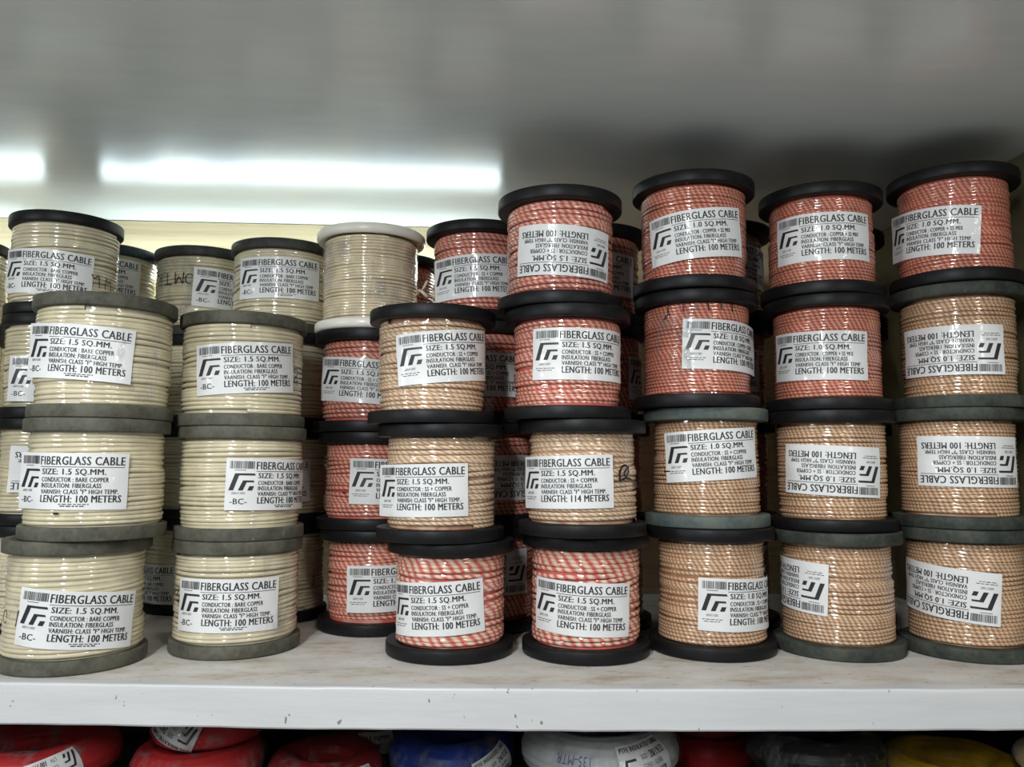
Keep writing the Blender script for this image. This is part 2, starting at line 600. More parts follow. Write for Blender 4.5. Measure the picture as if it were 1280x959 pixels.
def make_print(kind):
    F = Flat()
    for i in range(10):
        F.rect(0, ASP * i / 10, 1, ASP * (i + 1) / 10, mat=0, layer=0, step=0.03)
    Y = lambda f: ASP * (1 - f)                       # fraction from the top
    size = '1.0' if kind in ('S10', 'M10') else '1.5'
    cond = {'BC': 'BARE COPPER', 'M10': 'COPPER + SS MIX'}.get(kind, 'SS + COPPER')
    length = '114' if kind == 'S114' else '100'
    barcode(F, 0.035, Y(0.20), 0.255, Y(0.055))
    F.rect(0.075, Y(0.235), 0.18, Y(0.225))
    F.text('FIBERGLASS CABLE', 0.27, Y(0.212), 0.963, Y(0.062), 0.0050)
    F.rect(0.27, Y(0.252), 0.965, Y(0.242))
    F.text('SIZE: %s SQ.MM.' % size, 0.29, Y(0.402), 0.815, Y(0.278), 0.0046)
    F.text('CONDUCTOR : %s' % cond, 0.29, Y(0.512), 0.84, Y(0.430), 0.0030)
    F.text('INSULATION: FIBERGLASS', 0.29, Y(0.617), 0.785, Y(0.535), 0.0030)
    F.text('VARNISH: CLASS "F" HIGH TEMP.', 0.29, Y(0.722), 0.92, Y(0.640), 0.0030)
    F.text('LENGTH: %s METERS' % length, 0.29, Y(0.872), 0.945, Y(0.745), 0.0048)
    logo(F, 0.03, Y(0.62), 0.265, Y(0.29))
    if kind == 'BC':
        F.text('600V/1100V', 0.06, Y(0.695), 0.18, Y(0.65))
        F.text('-BC-', 0.045, Y(0.885), 0.195, Y(0.775), 0.003)
        micro(F, 0.46, 0.70, Y(0.91), 0.007, 1)
        micro(F, 0.475, 0.68, Y(0.945), 0.009, 2)
    else:
        F.text('600V/1100V', 0.075, Y(0.725), 0.185, Y(0.675))
        micro(F, 0.04, 0.235, Y(0.785), 0.006, 1)
        micro(F, 0.055, 0.215, Y(0.825), 0.006, 2)
    V = np.array(F.v)
    return V, F.f, F.m, np.array(F.l)


PRINTS = {k: make_print(k) for k in ('BC', 'S15', 'S10', 'M10', 'S114')}


def wrap(uv, layer, phi, zc, tilt, R, W, flip, curl=None, rng=None):
    """bend flat label coordinates (units of the label width) round a cylinder of radius R"""
    q = (uv - np.array([0.5, ASP / 2])) * W
    if flip:
        q = -q
    c, s = math.cos(tilt), math.sin(tilt)
    x = q[:, 0] * c - q[:, 1] * s
    y = q[:, 0] * s + q[:, 1] * c
    r = R + layer * 0.00026
    if rng is not None:                                # slight waves of the sticker over the strands
        a, b, e = rng.uniform(0, 6.28, 3)
        r = r + 0.00028 * (np.sin(q[:, 0] * 95 + a) + np.sin(q[:, 1] * 130 + q[:, 0] * 50 + b))
    if curl:                                           # one short end lifting off
        side, lift = curl
        d = np.clip((side * q[:, 0] / W - 0.30) / 0.20, 0, 1)
        r = r + lift * d * d
    an = phi + x / R
    return np.stack([r * np.sin(an), -r * np.cos(an), zc + y], -1)


def label_part(kind, parent, phi, z, tilt, R, flip, curl=None, W=LW, seed=0):
    V, F, M, L = PRINTS[kind]
    P = wrap(V, L, phi, z, math.radians(tilt), R + 0.0013, W, flip, curl, np.random.default_rng(seed))
    me = mesh_np('label', P, F, [PAPER, INK], M, smooth=False)
    me.polygons.foreach_set('use_smooth', np.array(M) == 0)
    return obj_from('label', me, parent)


def stroke_part(strokes, parent, phi, z, R, w=0.0016, name='marker_writing', mat=None):
    """felt-pen strokes (lists of (x,y) in metres) on the film round a cylinder"""
    V, F = [], []
    for st in strokes:
        st = np.array(st, float)
        # resample
        pts = [st[0]]
        for a, b in zip(st[:-1], st[1:]):
            n = max(1, int(np.hypot(*(b - a)) / 0.003))
            pts += [a + (b - a) * (i + 1) / n for i in range(n)]
        pts = np.array(pts)
        d = np.gradient(pts, axis=0) if len(pts) > 1 else np.array([[1, 0]])
        d /= np.maximum(np.hypot(d[:, 0], d[:, 1]), 1e-9)[:, None]
        nrm = np.stack([-d[:, 1], d[:, 0]], -1) * w / 2
        n0 = len(V)
        for a, b in zip(pts + nrm, pts - nrm):
            V += [a, b]
        F += [(n0 + 2 * i, n0 + 2 * i + 1, n0 + 2 * i + 3, n0 + 2 * i + 2) for i in range(len(pts) - 1)]
    V = np.array(V)
    an = phi + V[:, 0] / R
    r = R + 0.0016
    P = np.stack([r * np.sin(an), -r * np.cos(an), z + V[:, 1]], -1)
    return obj_from(name, mesh_np(name, P, F, [mat or MARKER]), parent)


# ------------------------------------------------------------------ the setting
ZC = 0.664            # underside of the shelf above
YB = 0.545            # back panel
XR = 0.764            # right side panel
XL = -1.25


def struct(name, me, label):
    o = obj_from(name, me)
    o['kind'] = 'structure'
    o['label'] = label
    return o


struct('ceiling', box_mesh('ceiling', (XL, -0.30, ZC), (XR + 0.02, YB + 0.02, ZC + 0.03), CEIL), 'glossy grey enamelled underside of the shelf above')
struct('wall_back', box_mesh('wall_back', (XL, YB, 0.0), (XR + 0.02, YB + 0.02, ZC - 0.0012), PLY), 'pale plywood back panel of the shelf bay')
struct('wall_right', box_mesh('wall_right', (XR, -0.075, 0.0), (XR + 0.02, YB, ZC - 0.001), SIDE), 'brown wooden side panel at the right end of the bay')
struct('wall_right.001', box_mesh('wall_right_low', (XR + 0.02, -0.06, -0.195), (XR + 0.04, 0.44, -0.043), LOWBACK), 'dark side panel at the right end of the lower bay')
struct('wall_left', box_mesh('wall_left', (XL - 0.02, -0.03, 0.0), (XL, YB, ZC - 0.001), SIDE), 'wooden side panel beyond the left end of the bay')
struct('wall_back.001', box_mesh('wall_back_low', (XL, 0.44, -0.195), (XR + 0.10, 0.46, -0.0425), LOWBACK), 'dark back panel of the bay under the shelf')
m, nt, p = new_mat('pale_shop_floor')
nt.links.new(ramp(nt, noise(nt, objvec(nt, (1, 1, 1), False), 3, 4), [(0.3, (0.70, 0.69, 0.65)), (0.7, (0.77, 0.76, 0.72))]), p.inputs['Base Color'])
p.inputs['Roughness'].default_value = 0.4
struct('floor', box_mesh('shop_floor', (-2.6, -3.4, -1.10), (2.6, 0.5, -1.05), m), 'pale tiled shop floor in front of the shelves')
struct('floor.001', box_mesh('floor', (XL, -0.06, -0.225), (XR + 0.10, 0.44, -0.195), LOWBACK), 'dark board under the wire coils of the lower bay')

# shelf board with its bowed, painted front edge
shelf = bpy.data.objects.new('shelf', None)
COL.objects.link(shelf)
shelf['label'] = 'long white painted wooden shelf with stained top carrying all the cable spools'
shelf['category'] = 'shelf'
xs = np.linspace(XL, XR + 0.10, 90)
kx = np.array([-1.25, -0.489, -0.22, 0.05, 0.32, 0.590, 0.87])
ky = np.array([0.045, -0.0083, -0.0315, -0.0520, -0.0622, -0.0688, -0.074])
ys = np.interp(xs, kx, ky)
ys = np.convolve(np.pad(ys, 6, mode='edge'), np.ones(13) / 13, 'valid')
TH = 0.043
ED = 0.016
Vb, Fb = [], []
for x, y in zip(xs, ys):
    Vb += [(x, y + ED, -0.0005), (x, YB + 0.02, -0.0005), (x, YB + 0.02, -TH + 0.006), (x, y + ED, -TH + 0.006)]
for i in range(len(xs) - 1):
    for j in range(4):
        Fb.append((4 * i + j, 4 * i + (j + 1) % 4, 4 * i + 4 + (j + 1) % 4, 4 * i + 4 + j))
Fb += [(0, 3, 2, 1), (len(Vb) - 4, len(Vb) - 3, len(Vb) - 2, len(Vb) - 1)]
obj_from('board', mesh_np('board', Vb, Fb, [SHELF_TOP], smooth=False), shelf)
prof = [(ED, -0.0004), (0.0030, 0.0000), (0.0012, -0.0006), (0.0002, -0.0022), (0.0, -0.005), (0.0, -TH + 0.002), (0.0015, -TH), (ED, -TH)]
k = len(prof)
Vf, Ff = [], []
fr_rng = np.random.default_rng(11)
chip = np.convolve(fr_rng.normal(0, 1, len(xs)), [0.2, 0.6, 0.2], 'same')
for i, (x, y) in enumerate(zip(xs, ys)):
    for j, (py, pz) in enumerate(prof):
        dz = -0.0006 * abs(chip[i]) if j in (1, 2, 3) else (0.0005 * chip[i] if j in (5, 6) else 0)
        Vf.append((x, y + py, pz + dz))
for i in range(len(xs) - 1):
    for j in range(k):
        Ff.append((k * i + j, k * i + (j + 1) % k, k * i + k + (j + 1) % k, k * i + k + j))
Ff += [tuple(range(k - 1, -1, -1)), tuple(range(len(Vf) - k, len(Vf)))]
o = obj_from('front_edge', mesh_np('front_edge', Vf, Ff, [SHELF_EDGE], smooth=False), shelf)
o['label'] = 'whiter chipped front edge strip'

# tube lamp on the back panel, behind the rear spools; it lights the panel and shines in the enamel above
TZ = 0.573
for TX0, TX1, lab in ((-1.22, -0.747, 'lit white tube lamp on the back panel, the left one, near the left wall'),
                      (-0.666, 0.065, 'lit white tube lamp along the back panel behind the cream and white spools')):
    lamp = bpy.data.objects.new('tube_lamp', None)
    COL.objects.link(lamp)
    lamp.location = (TX0, YB, TZ)
    lamp['label'] = lab
    lamp['category'] = 'lamp'
    lamp['group'] = 'tube lamps on the back panel'
    obj_from('lamp_housing', box_mesh('lamp_housing', (0, -0.005, -0.012), (TX1 - TX0, 0, 0.012), LAMPMETAL, 0.0015), lamp)
    a = np.linspace(0, 2 * PI, 12, endpoint=False)
    Vt = np.concatenate([np.stack([np.full(12, x), -0.0155 + 0.008 * np.cos(a), 0.008 * np.sin(a)], -1) for x in (0.010, TX1 - TX0 - 0.010)])
    Ft = [(int(i), int((i + 1) % 12), int(12 + (i + 1) % 12), int(12 + i)) for i in range(12)]
    obj_from('tube', mesh_np('tube', Vt, Ft, [TUBE]), lamp)
    for x in (0.0, TX1 - TX0 - 0.010):
        obj_from('tube_holder', box_mesh('tube_holder', (x, -0.0240, -0.010), (x + 0.010, -0.005, 0.010), LAMPMETAL, 0.001), lamp)

# ------------------------------------------------------------------ the spools
RF, T = 0.0797, 0.0153
_wind = {}


def winding(style, R, h, variant):
    turns = {'cream': 21, 'pale': 27, 'red15': 21, 'redwide': 21, 'tan15': 21, 'red10': 27, 'tan10': 27}[style]
    mat = {'cream': CREAM, 'pale': PALE, 'red15': RED15, 'redwide': REDWIDE, 'tan15': TAN15, 'red10': RED10, 'tan10': TAN10}[style]
    key = (style, round(R, 4), round(h, 3), variant)
    if key not in _wind:
        step = [None, (0.62, 1), (0.22, -1), (0.30, 1), None][variant % 5]
        _wind[key] = winding_mesh('cable_winding', R, h, turns, 100 + variant * 7 + turns, [mat], step,
                                  rough=1.25 if style in ('red15', 'tan15', 'redwide') else 0.9)
    return _wind[key]


_fl = {}


def flange(R, t, mat, lip=False):
    key = (round(R, 4), round(t, 4), mat.name, lip)
    if key not in _fl:
        _fl[key] = flange_mesh(R, t, mat, lip)
    return _fl[key]


def spool(pos, style, fmat, label, group, variant=0, rf=RF, rc=None, lip=False, turn=None, top_mat=None):
    x, y, z, h = pos
    root = bpy.data.objects.new('cable_spool', None)
    COL.objects.link(root)
    root.location = (x, y, z)
    root['label'] = label
    root['category'] = 'cable spool'
    root['group'] = group
    rc = rc or (0.0753 if style == 'cream' else 0.0679)
    gap = 0.0002
    lo = obj_from('flange', flange(rf, T, fmat, lip), root)
    lo.rotation_euler.z = random.uniform(0, 6.28)
    lo.location.z = gap
    hi = obj_from('flange', flange(rf, T, top_mat or fmat, lip), root)
    hi.rotation_euler = (PI, 0, random.uniform(0, 6.28))
    hi.location.z = h - gap
    w = obj_from('cable_winding', winding(style, rc, round(h - 2 * T, 3), variant), root)
    w.location.z = T
    w.scale.z = (h - 2 * T) / round(h - 2 * T, 3)
    w.rotation_euler.z = turn if turn is not None else random.uniform(0, 6.28)
    return root, rc


# key: x, y, base z, height, winding style, flange material, variant
# front row, stack by stack from the left, bottom to top
FRONT = 'cable spools in the front row of stacks'
REAR = 'cable spools in the rear rows of stacks'
O, B, D, TE, WN, BL = FL_OLIVE, FL_BLACK, FL_DARKOLIVE, FL_TEAL, FL_WORN, FL_BLUE
SPOOLS = {
    '1.1': ((-0.4589, 0.0874, 0.0, 0.1444), 'cream', O, 3, 'cream cable spool with olive flanges, bottom of the leftmost front stack', FRONT),
    '1.2': ((-0.4414, 0.0837, 0.1444, 0.1371), 'cream', O, 1, 'cream cable spool with creased label, middle of the leftmost front stack', FRONT),
    '1.3': ((-0.4399, 0.0849, 0.2815, 0.1431), 'cream', O, 2, 'cream cable spool on top of the leftmost front stack', FRONT),
    '2.1': ((-0.2910, 0.1563, 0.0, 0.1372), 'cream', O, 0, 'cream cable spool with scuffed olive flanges, bottom of the second front stack from the left', FRONT),
    '2.2': ((-0.2905, 0.1573, 0.1372, 0.1393), 'cream', O, 2, 'cream cable spool with label turned to the right, middle of the second front stack', FRONT),
    '2.3': ((-0.2937, 0.1572, 0.2765, 0.1420), 'cream', O, 4, 'cream cable spool on top of the second front stack from the left', FRONT),
    '4.1': ((-0.0182, 0.1247, 0.0, 0.1389), 'redwide', B, 0, 'coarse red and cream striped cable spool under the two tan spools, on the shelf', FRONT),
    '4.2': ((-0.0317, 0.1157, 0.1389, 0.1414), 'tan15', B, 4, 'tan cable spool between a red spool below and another tan spool above', FRONT),
    '4.3': ((-0.0445, 0.1097, 0.2802, 0.1424), 'tan15', B, 2, 'tan cable spool on top of the third front stack, below no other spool', FRONT),
    '5.1': ((0.1518, 0.1163, 0.0, 0.1470), 'redwide', B, 4, 'red and cream striped spool on the shelf under the 114 meter tan spool', FRONT),
    '5.2': ((0.1450, 0.0983, 0.1470, 0.1391), 'tan15', B, 1, 'tan cable spool labelled 114 meters with a black marker letter R', FRONT),
    '5.3': ((0.1267, 0.0984, 0.2862, 0.1372), 'red15', B, 2, 'red striped spool directly on the 114 meter tan spool', FRONT),
    '5.4': ((0.1169, 0.0987, 0.4234, 0.1443), 'red15', B, 0, 'red striped spool with upside-down label on top of the fourth front stack', FRONT),
    '6.1': ((0.3163, 0.1275, 0.0, 0.1551), 'tan10', B, 3, 'fine tan spool with black flanges and label turned right, under the teal flanged spool', FRONT),
    '6.2': ((0.3134, 0.1330, 0.1551, 0.1489), 'tan10', TE, 1, 'fine tan cable spool with teal grey flanges', FRONT),
    '6.3': ((0.3010, 0.1253, 0.3041, 0.1461), 'red10', B, 0, 'fine red spool with black tick marks along its top, above the teal flanged spool', FRONT),
    '6.4': ((0.2972, 0.1184, 0.4502, 0.1486), 'red10', B, 2, 'fine red spool on top of the third front stack from the right', FRONT),
    '7.1': ((0.4794, 0.1221, 0.0, 0.1506), 'tan10', WN, 1, 'fine tan spool with upside-down label at its left, bottom of second stack from right', FRONT),
    '7.2': ((0.4817, 0.1334, 0.1506, 0.1517), 'tan10', B, 2, 'fine tan spool with black flanges and whole upside-down label, under two red spools', FRONT),
    '7.3': ((0.4821, 0.1374, 0.3024, 0.1480), 'red10', B, 4, 'fine red spool second from the top in the second stack from the right', FRONT),
    '7.4': ((0.4772, 0.1347, 0.4504, 0.1437), 'red10', B, 1, 'fine red spool on top of the second stack from the right', FRONT),
    '8.1': ((0.6423, 0.1083, 0.0, 0.1558), 'tan10', WN, 0, 'fine tan spool standing on the shelf in the rightmost stack', FRONT),
    '8.2': ((0.6408, 0.1118, 0.1558, 0.1496), 'tan10', WN, 4, 'fine tan spool second from the bottom in the rightmost stack', FRONT),
    '8.3': ((0.6481, 0.1106, 0.3054, 0.1573), 'tan10', WN, 2, 'fine tan spool directly under the red one in the rightmost stack', FRONT),
    '8.4': ((0.6454, 0.1042, 0.4627, 0.1504), 'red10', B, 3, 'fine red spool on top of the rightmost stack', FRONT),
    '3.1': ((-0.1289, 0.2779, 0.0, 0.1400), 'red15', B, 2, 'red striped spool on the shelf in the recessed stack under the white flanged spool', REAR),
    '3.2': ((-0.1350, 0.2793, 0.1400, 0.1349), 'red15', B, 4, 'red striped spool second from bottom in the recessed stack under the white flanged spool', REAR),
    '3.3': ((-0.1430, 0.2792, 0.2749, 0.1444), 'red15', B, 0, 'red striped spool directly under the white flanged spool', REAR),
    'a.1': ((-0.5910, 0.2850, 0.0, 0.145), 'cream', B, 1, 'cream spool on the shelf behind the leftmost front stack, almost hidden', REAR),
    'a.2': ((-0.5910, 0.2850, 0.145, 0.145), 'cream', B, 3, 'cream spool with crumpled label peeping out left of the leftmost front stack', REAR),
    'a.3': ((-0.5910, 0.2850, 0.290, 0.145), 'cream', B, 2, 'cream spool with black flanges peeping out left of the top leftmost front spool', REAR),
    'a.4': ((-0.5910, 0.2850, 0.435, 0.145), 'cream', B, 4, 'cream spool with black flanges standing highest at the left, above the leftmost front stack', REAR),
    'b.1': ((-0.8150, 0.3850, 0.0, 0.1429), 'cream', B, 0, 'cream spool on the shelf cut off by the left picture edge', REAR),
    'b.2': ((-0.8150, 0.3850, 0.1429, 0.1429), 'cream', B, 1, 'cream spool second from bottom at the left picture edge', REAR),
    'b.3': ((-0.8150, 0.3850, 0.2858, 0.1429), 'cream', B, 2, 'cream spool third from bottom at the left picture edge', REAR),
    'b.4': ((-0.8150, 0.3850, 0.4286, 0.1429), 'cream', B, 4, 'shiny cream spool topmost at the left picture edge', REAR),
    'c.4': ((-0.6000, 0.4400, 0.4320, 0.1440), 'cream', BL, 0, 'cream spool with blue-black flange far back, right of the highest left spool', REAR),
    'd.1': ((-0.4385, 0.4380, 0.0, 0.1431), 'cream', B, 1, 'shaded cream spool on the shelf in the gap between the two left front stacks', REAR),
    'd.2': ((-0.4385, 0.4380, 0.1431, 0.1431), 'cream', B, 2, 'shaded cream spool second from bottom in the gap between the left front stacks', REAR),
    'd.3': ((-0.4385, 0.4380, 0.2862, 0.1431), 'cream', B, 0, 'shaded cream spool third from bottom in the gap between the left front stacks', REAR),
    'd.4': ((-0.4385, 0.4380, 0.4294, 0.1431), 'cream', D, 4, 'cream spool with marker writing MTR upside down on its left side', REAR),
    'e.1': ((-0.2920, 0.3600, 0.0, 0.1416), 'cream', B, 3, 'shaded cream spool on the shelf right behind the second front stack', REAR),
    'e.2': ((-0.2920, 0.3600, 0.1416, 0.1416), 'cream', B, 2, 'shaded cream spool second from bottom behind the second front stack', REAR),
    'e.3': ((-0.2920, 0.3600, 0.2832, 0.1416), 'cream', B, 1, 'cream spool third from bottom behind the second front stack', REAR),
    'e.4': ((-0.2920, 0.3600, 0.4249, 0.1416), 'cream', D, 0, 'cream spool with dark olive flange just left of the white flanged spool', REAR),
    'g.4': ((-0.1250, 0.4410, 0.4260, 0.142), 'red15', B, 2, 'red spool far back between the white flanged spool and the red one right of it', REAR),
    'h.1': ((0.0330, 0.2870, 0.0, 0.1444), 'red15', B, 4, 'shaded red spool on the shelf between the third and fourth front stacks', REAR),
    'h.2': ((0.0330, 0.2850, 0.1444, 0.1444), 'red15', B, 0, 'shaded red spool second from bottom between the third and fourth front stacks', REAR),
    'h.3': ((0.0290, 0.2850, 0.2888, 0.1444), 'red15', B, 2, 'shaded red spool third from bottom between the third and fourth front stacks', REAR),
    'h.4': ((0.0160, 0.2800, 0.4333, 0.1444), 'red15', B, 0, 'red striped spool standing behind the top of the third front stack', REAR),
    'i.1': ((0.1930, 0.2870, 0.0, 0.1444), 'red15', B, 1, 'dark red spool on the shelf behind the fourth front stack', REAR),
    'i.2': ((0.1930, 0.2870, 0.1444, 0.1444), 'red15', B, 3, 'dark red spool second from bottom behind the fourth front stack', REAR),
    'i.3': ((0.1920, 0.2870, 0.2888, 0.1444), 'red15', B, 4, 'dark red spool third from bottom behind the fourth front stack', REAR),
    'i.4': ((0.1900, 0.2850, 0.4333, 0.1444), 'red15', B, 2, 'dark red spool topmost behind the fourth front stack', REAR),
    'j.1': ((0.3850, 0.2950, 0.0, 0.1475), 'red15', B, 2, 'dark spool on the shelf in the gap beside the teal flanged stack', REAR),
    'j.2': ((0.3850, 0.2950, 0.1475, 0.1475), 'red15', B, 0, 'dark spool second from bottom in the gap right of the teal flanged spool', REAR),
    'j.3': ((0.3850, 0.2950, 0.2950, 0.1475), 'red15', B, 4, 'dark spool third from bottom in the gap right of the tick marked spool', REAR),
    'j.4': ((0.3850, 0.2950, 0.4425, 0.1475), 'tan15', B, 1, 'shaded brown spool in the gap left of the second stack from right, topmost', REAR),
}
for l in range(4):  # rear stack added to block light, so the gap before it stays dark
    SPOOLS['k.%d' % (l + 1)] = ((0.5630, 0.2950, 0.1460 * l, 0.1460), 'red15', B, l,
                                'spool deep in the dark gap between the two rightmost stacks, %s' % ('on the shelf', 'second from the bottom', 'third from the bottom', 'topmost')[l], REAR)
HID = 'cable spools hidden under the far back ones'
for c, x, y, h, st in (('c', -0.6000, 0.4400, 0.1440, 'cream'), ('g', -0.1250, 0.4410, 0.142, 'red15')):
    for l in range(3):
        SPOOLS['%s.%d' % (c, l + 1)] = ((x, y, l * h, h), st, B, 0,
                                        'spool in shade under a far back spool, hidden behind the nearer stacks', HID)

ROOT = {}
RC = {}
for kname, (pos, st, fm, var, lab, grp) in SPOOLS.items():
    rf, rc = RF, None
    if kname[0] == 'a':
        rf, rc = 0.0750, 0.0702
    ROOT[kname], RC[kname] = spool(pos, st, fm, lab, grp, var, rf=rf, rc=rc)

r, rc_ = spool((-0.1455, 0.2820, 0.4193, 0.1515), 'pale', FL_MILKY, 'cable spool with milky white plastic flanges and no label', REAR, 0, rf=0.0800, rc=0.0690, lip=True)
ROOT['3.4'], RC['3.4'] = r, rc_

# ------------------------------------------------------------------ stickers: print kind, angle, height, tilt, upside down, lifted end
LABELS = {
    '1.1': ('BC', 0.460, 0.0579, -5.7, 0, None), '1.2': ('BC', -0.012, 0.0663, -0.6, 0, (-1, 0.004)), '1.3': ('BC', -0.055, 0.0740, -3.3, 0, (-1, 0.004)),
    '2.1': ('BC', 0.089, 0.0621, -0.5, 0, None), '2.2': ('BC', 0.870, 0.0680, -1.0, 0, None), '2.3': ('BC', 0.323, 0.0715, 3.9, 0, None),
    '3.1': ('S15', 0.470, 0.0620, 1.0, 0, None), '3.2': ('S15', 0.570, 0.0660, -1.0, 0, None), '3.3': ('S15', -0.116, 0.0715, -4.0, 0, (-1, 0.004)),
    '4.1': ('S15', -0.310, 0.0612, 4.0, 0, None), '4.2': ('S15', -0.430, 0.0614, 1.4, 0, (-1, 0.007)), '4.3': ('S15', 0.329, 0.0805, 5.4, 0, None),
    '5.1': ('S15', -0.241, 0.0624, -2.5, 0, None), '5.2': ('S114', -0.520, 0.0644, 1.5, 0, (-1, 0.003)), '5.3': ('S15', 0.180, 0.0772, -0.5, 0, None),
    '5.4': ('S15', -0.007, 0.0655, -3.2, 1, None),
    '6.1': ('S10', 0.424, 0.0640, -1.5, 0, None), '6.2': ('S10', -0.143, 0.0899, 3.7, 0, None), '6.3': ('M10', 0.421, 0.0760, -2.0, 0, (1, 0.004)),
    '6.4': ('M10', -0.214, 0.0688, 5.4, 0, None),
    '7.1': ('S10', -1.520, 0.0845, -3.0, 1, None), '7.2': ('S10', -0.405, 0.0759, -2.4, 1, None), '7.3': ('M10', -0.604, 0.0697, -1.2, 0, None),
    '7.4': ('M10', -0.363, 0.0744, 0.0, 0, None),
    '8.1': ('S10', -0.935, 0.0785, -5.0, 1, None), '8.2': ('S10', -0.299, 0.0829, -0.6, 1, None), '8.3': ('S10', -0.692, 0.0724, -0.2, 1, None),
    '8.4': ('M10', -1.050, 0.0694, -4.6, 0, (-1, 0.005)),
    'a.4': ('BC', 0.045, 0.0580, -2.5, 0, (-1, 0.003)), 'a.3': ('BC', 0.430, 0.0530, -1.0, 0, (-1, 0.003)), 'a.2': ('BC', 0.600, 0.0740, -2.0, 1, (-1, 0.004)),
    'd.4': ('BC', 0.940, 0.0745, -2.0, 0, (-1, 0.004)), 'e.4': ('BC', 0.121, 0.0812, 0.8, 0, None), 'c.4': ('BC', 0.240, 0.0900, -1.0, 0, None),
    'h.4': ('S15', -0.150, 0.0640, 3.0, 0, (-1, 0.004)), 'i.4': ('S15', -0.113, 0.0729, -2.0, 0, None), 'h.3': ('S15', -0.200, 0.0685, 0.0, 0, None),
    'h.2': ('S15', 0.800, 0.0683, 0.0, 1, None), 'h.1': ('S15', -0.05, 0.0823, 0.0, 1, None), 'i.3': ('S15', 1.560, 0.0674, 0.0, 0, None),
    'j.4': ('S10', 0.137, 0.0850, -6.0, 0, None), 'j.3': ('S10', -0.280, 0.0746, 0.0, 0, None),
    'd.1': ('BC', -0.845, 0.0420, 2.0, 0, None), 'e.2': ('BC', 0.040, 0.0640, 0.0, 0, None),
}
for i, (kname, (kind, phi, z, tilt, flip, curl)) in enumerate(LABELS.items()):
    lo = label_part(kind, ROOT[kname], phi, z, tilt, RC[kname], bool(flip), curl, seed=i)
    if flip:
        lo['label'] = 'label stuck on upside down'

# ------------------------------------------------------------------ felt-pen marks on the film
def rot180(sts):
    return [[(-x, -y) for x, y in s] for s in sts]


s = 0.0095
MTR = [[(-3.0 * s, -s), (-2.9 * s, s), (-2.2 * s, -0.3 * s), (-1.6 * s, s), (-1.5 * s, -s)],
       [(-0.9 * s, s), (0.9 * s, s * 0.9)], [(0, s), (0.1 * s, -s)],
       [(1.5 * s, -s), (1.6 * s, s), (2.5 * s, 0.8 * s), (2.5 * s, 0.1 * s), (1.6 * s, -0.1 * s), (2.8 * s, -s)]]
stroke_part(rot180(MTR), ROOT['d.4'], -0.50, 0.090, RC['d.4'])
stroke_part([[(0.006 * math.cos(t), 0.008 * math.sin(t)) for t in np.linspace(0.6, 5.2, 12)]], ROOT['d.4'], 0.0, 0.089, RC['d.4'])
MM = [[(-0.016, 0.010), (-0.012, 0.004), (-0.008, 0.009), (-0.005, 0.010), (-0.004, -0.008)],
      [(0.006, -0.008), (0.007, 0.009), (0.012, 0.001), (0.017, 0.008), (0.018, -0.009)]]
stroke_part(MM, ROOT['a.4'], 1.16, 0.051, RC['a.4'])
Rst = [[(-0.0205, 0.006), (-0.0200, -0.008)], [(-0.020, 0.004), (-0.017, 0.010), (-0.011, 0.012), (-0.005, 0.009), (-0.005, 0.003), (-0.010, -0.003), (-0.018, -0.006)],
       [(-0.006, 0.010), (-0.013, 0.003), (-0.010, -0.003), (0.000, -0.005), (0.012, -0.010), (0.024, -0.015)]]
stroke_part(Rst, ROOT['5.2'], 0.86, 0.073, RC['5.2'], 0.0028)
two = [[(-0.005, 0.006), (-0.002, 0.010), (0.004, 0.009), (0.005, 0.004), (-0.001, -0.002), (-0.005, -0.008), (0.006, -0.007)],
       [(0.0, 0.0), (0.005, -0.002), (0.004, -0.012)]]
stroke_part(two, ROOT['2.3'], 1.25, 0.066, RC['2.3'], 0.0015)
stroke_part(two, ROOT['2.1'], -0.86, 0.073, RC['2.1'], 0.0015)
stroke_part([[(-0.002 + 0.004 * math.cos(t), 0.007 * math.sin(t)) for t in np.linspace(0, 5.6, 12)], [(0.018, -0.009), (0.021, 0.009)]],
            ROOT['1.1'], -0.66, 0.061, RC['1.1'], 0.0015)
ticks = [[(x, 0.0), (x + 0.001, -0.011 + 0.002 * (i % 2))] for i, x in enumerate((-0.014, 0.002, 0.016, 0.032, 0.048))]
ticks += [[(-0.033, -0.001), (-0.034, -0.013), (-0.030, -0.012)], [(-0.034, -0.013), (-0.040, -0.019)]]
stroke_part(ticks, ROOT['6.3'], -0.30, 0.1295, RC['6.3'], 0.0018)
stroke_part([[(-0.005, 0), (0.006, 0)]], ROOT['6.2'], -1.06, 0.069, RC['6.2'], 0.0016)
stroke_part([[(-0.003, 0), (0.004, 0)]], ROOT['3.2'], -0.50, 0.051, RC['3.2'], 0.0016)
stroke_part([[(-0.003, 0), (0.003, 0.0)]], ROOT['1.2'], -0.11, 0.031, RC['1.2'], 0.0022)
stroke_part([[(-0.003, 0.004), (0.0, 0.008), (0.0, -0.008), (-0.004, -0.008)]], ROOT['e.1'], 1.07, 0.058, RC['e.1'], 0.0016)
stroke_part([[(0, 0.008), (0.001, 0.002)], [(0, -0.006), (0.002, -0.018)]], ROOT['6.4'], 0.93, 0.075, RC['6.4'], 0.0022)
stroke_part([[(0, 0.001), (0.001, -0.002)]], ROOT['5.1'], 0.92, 0.068, RC['5.1'], 0.002)

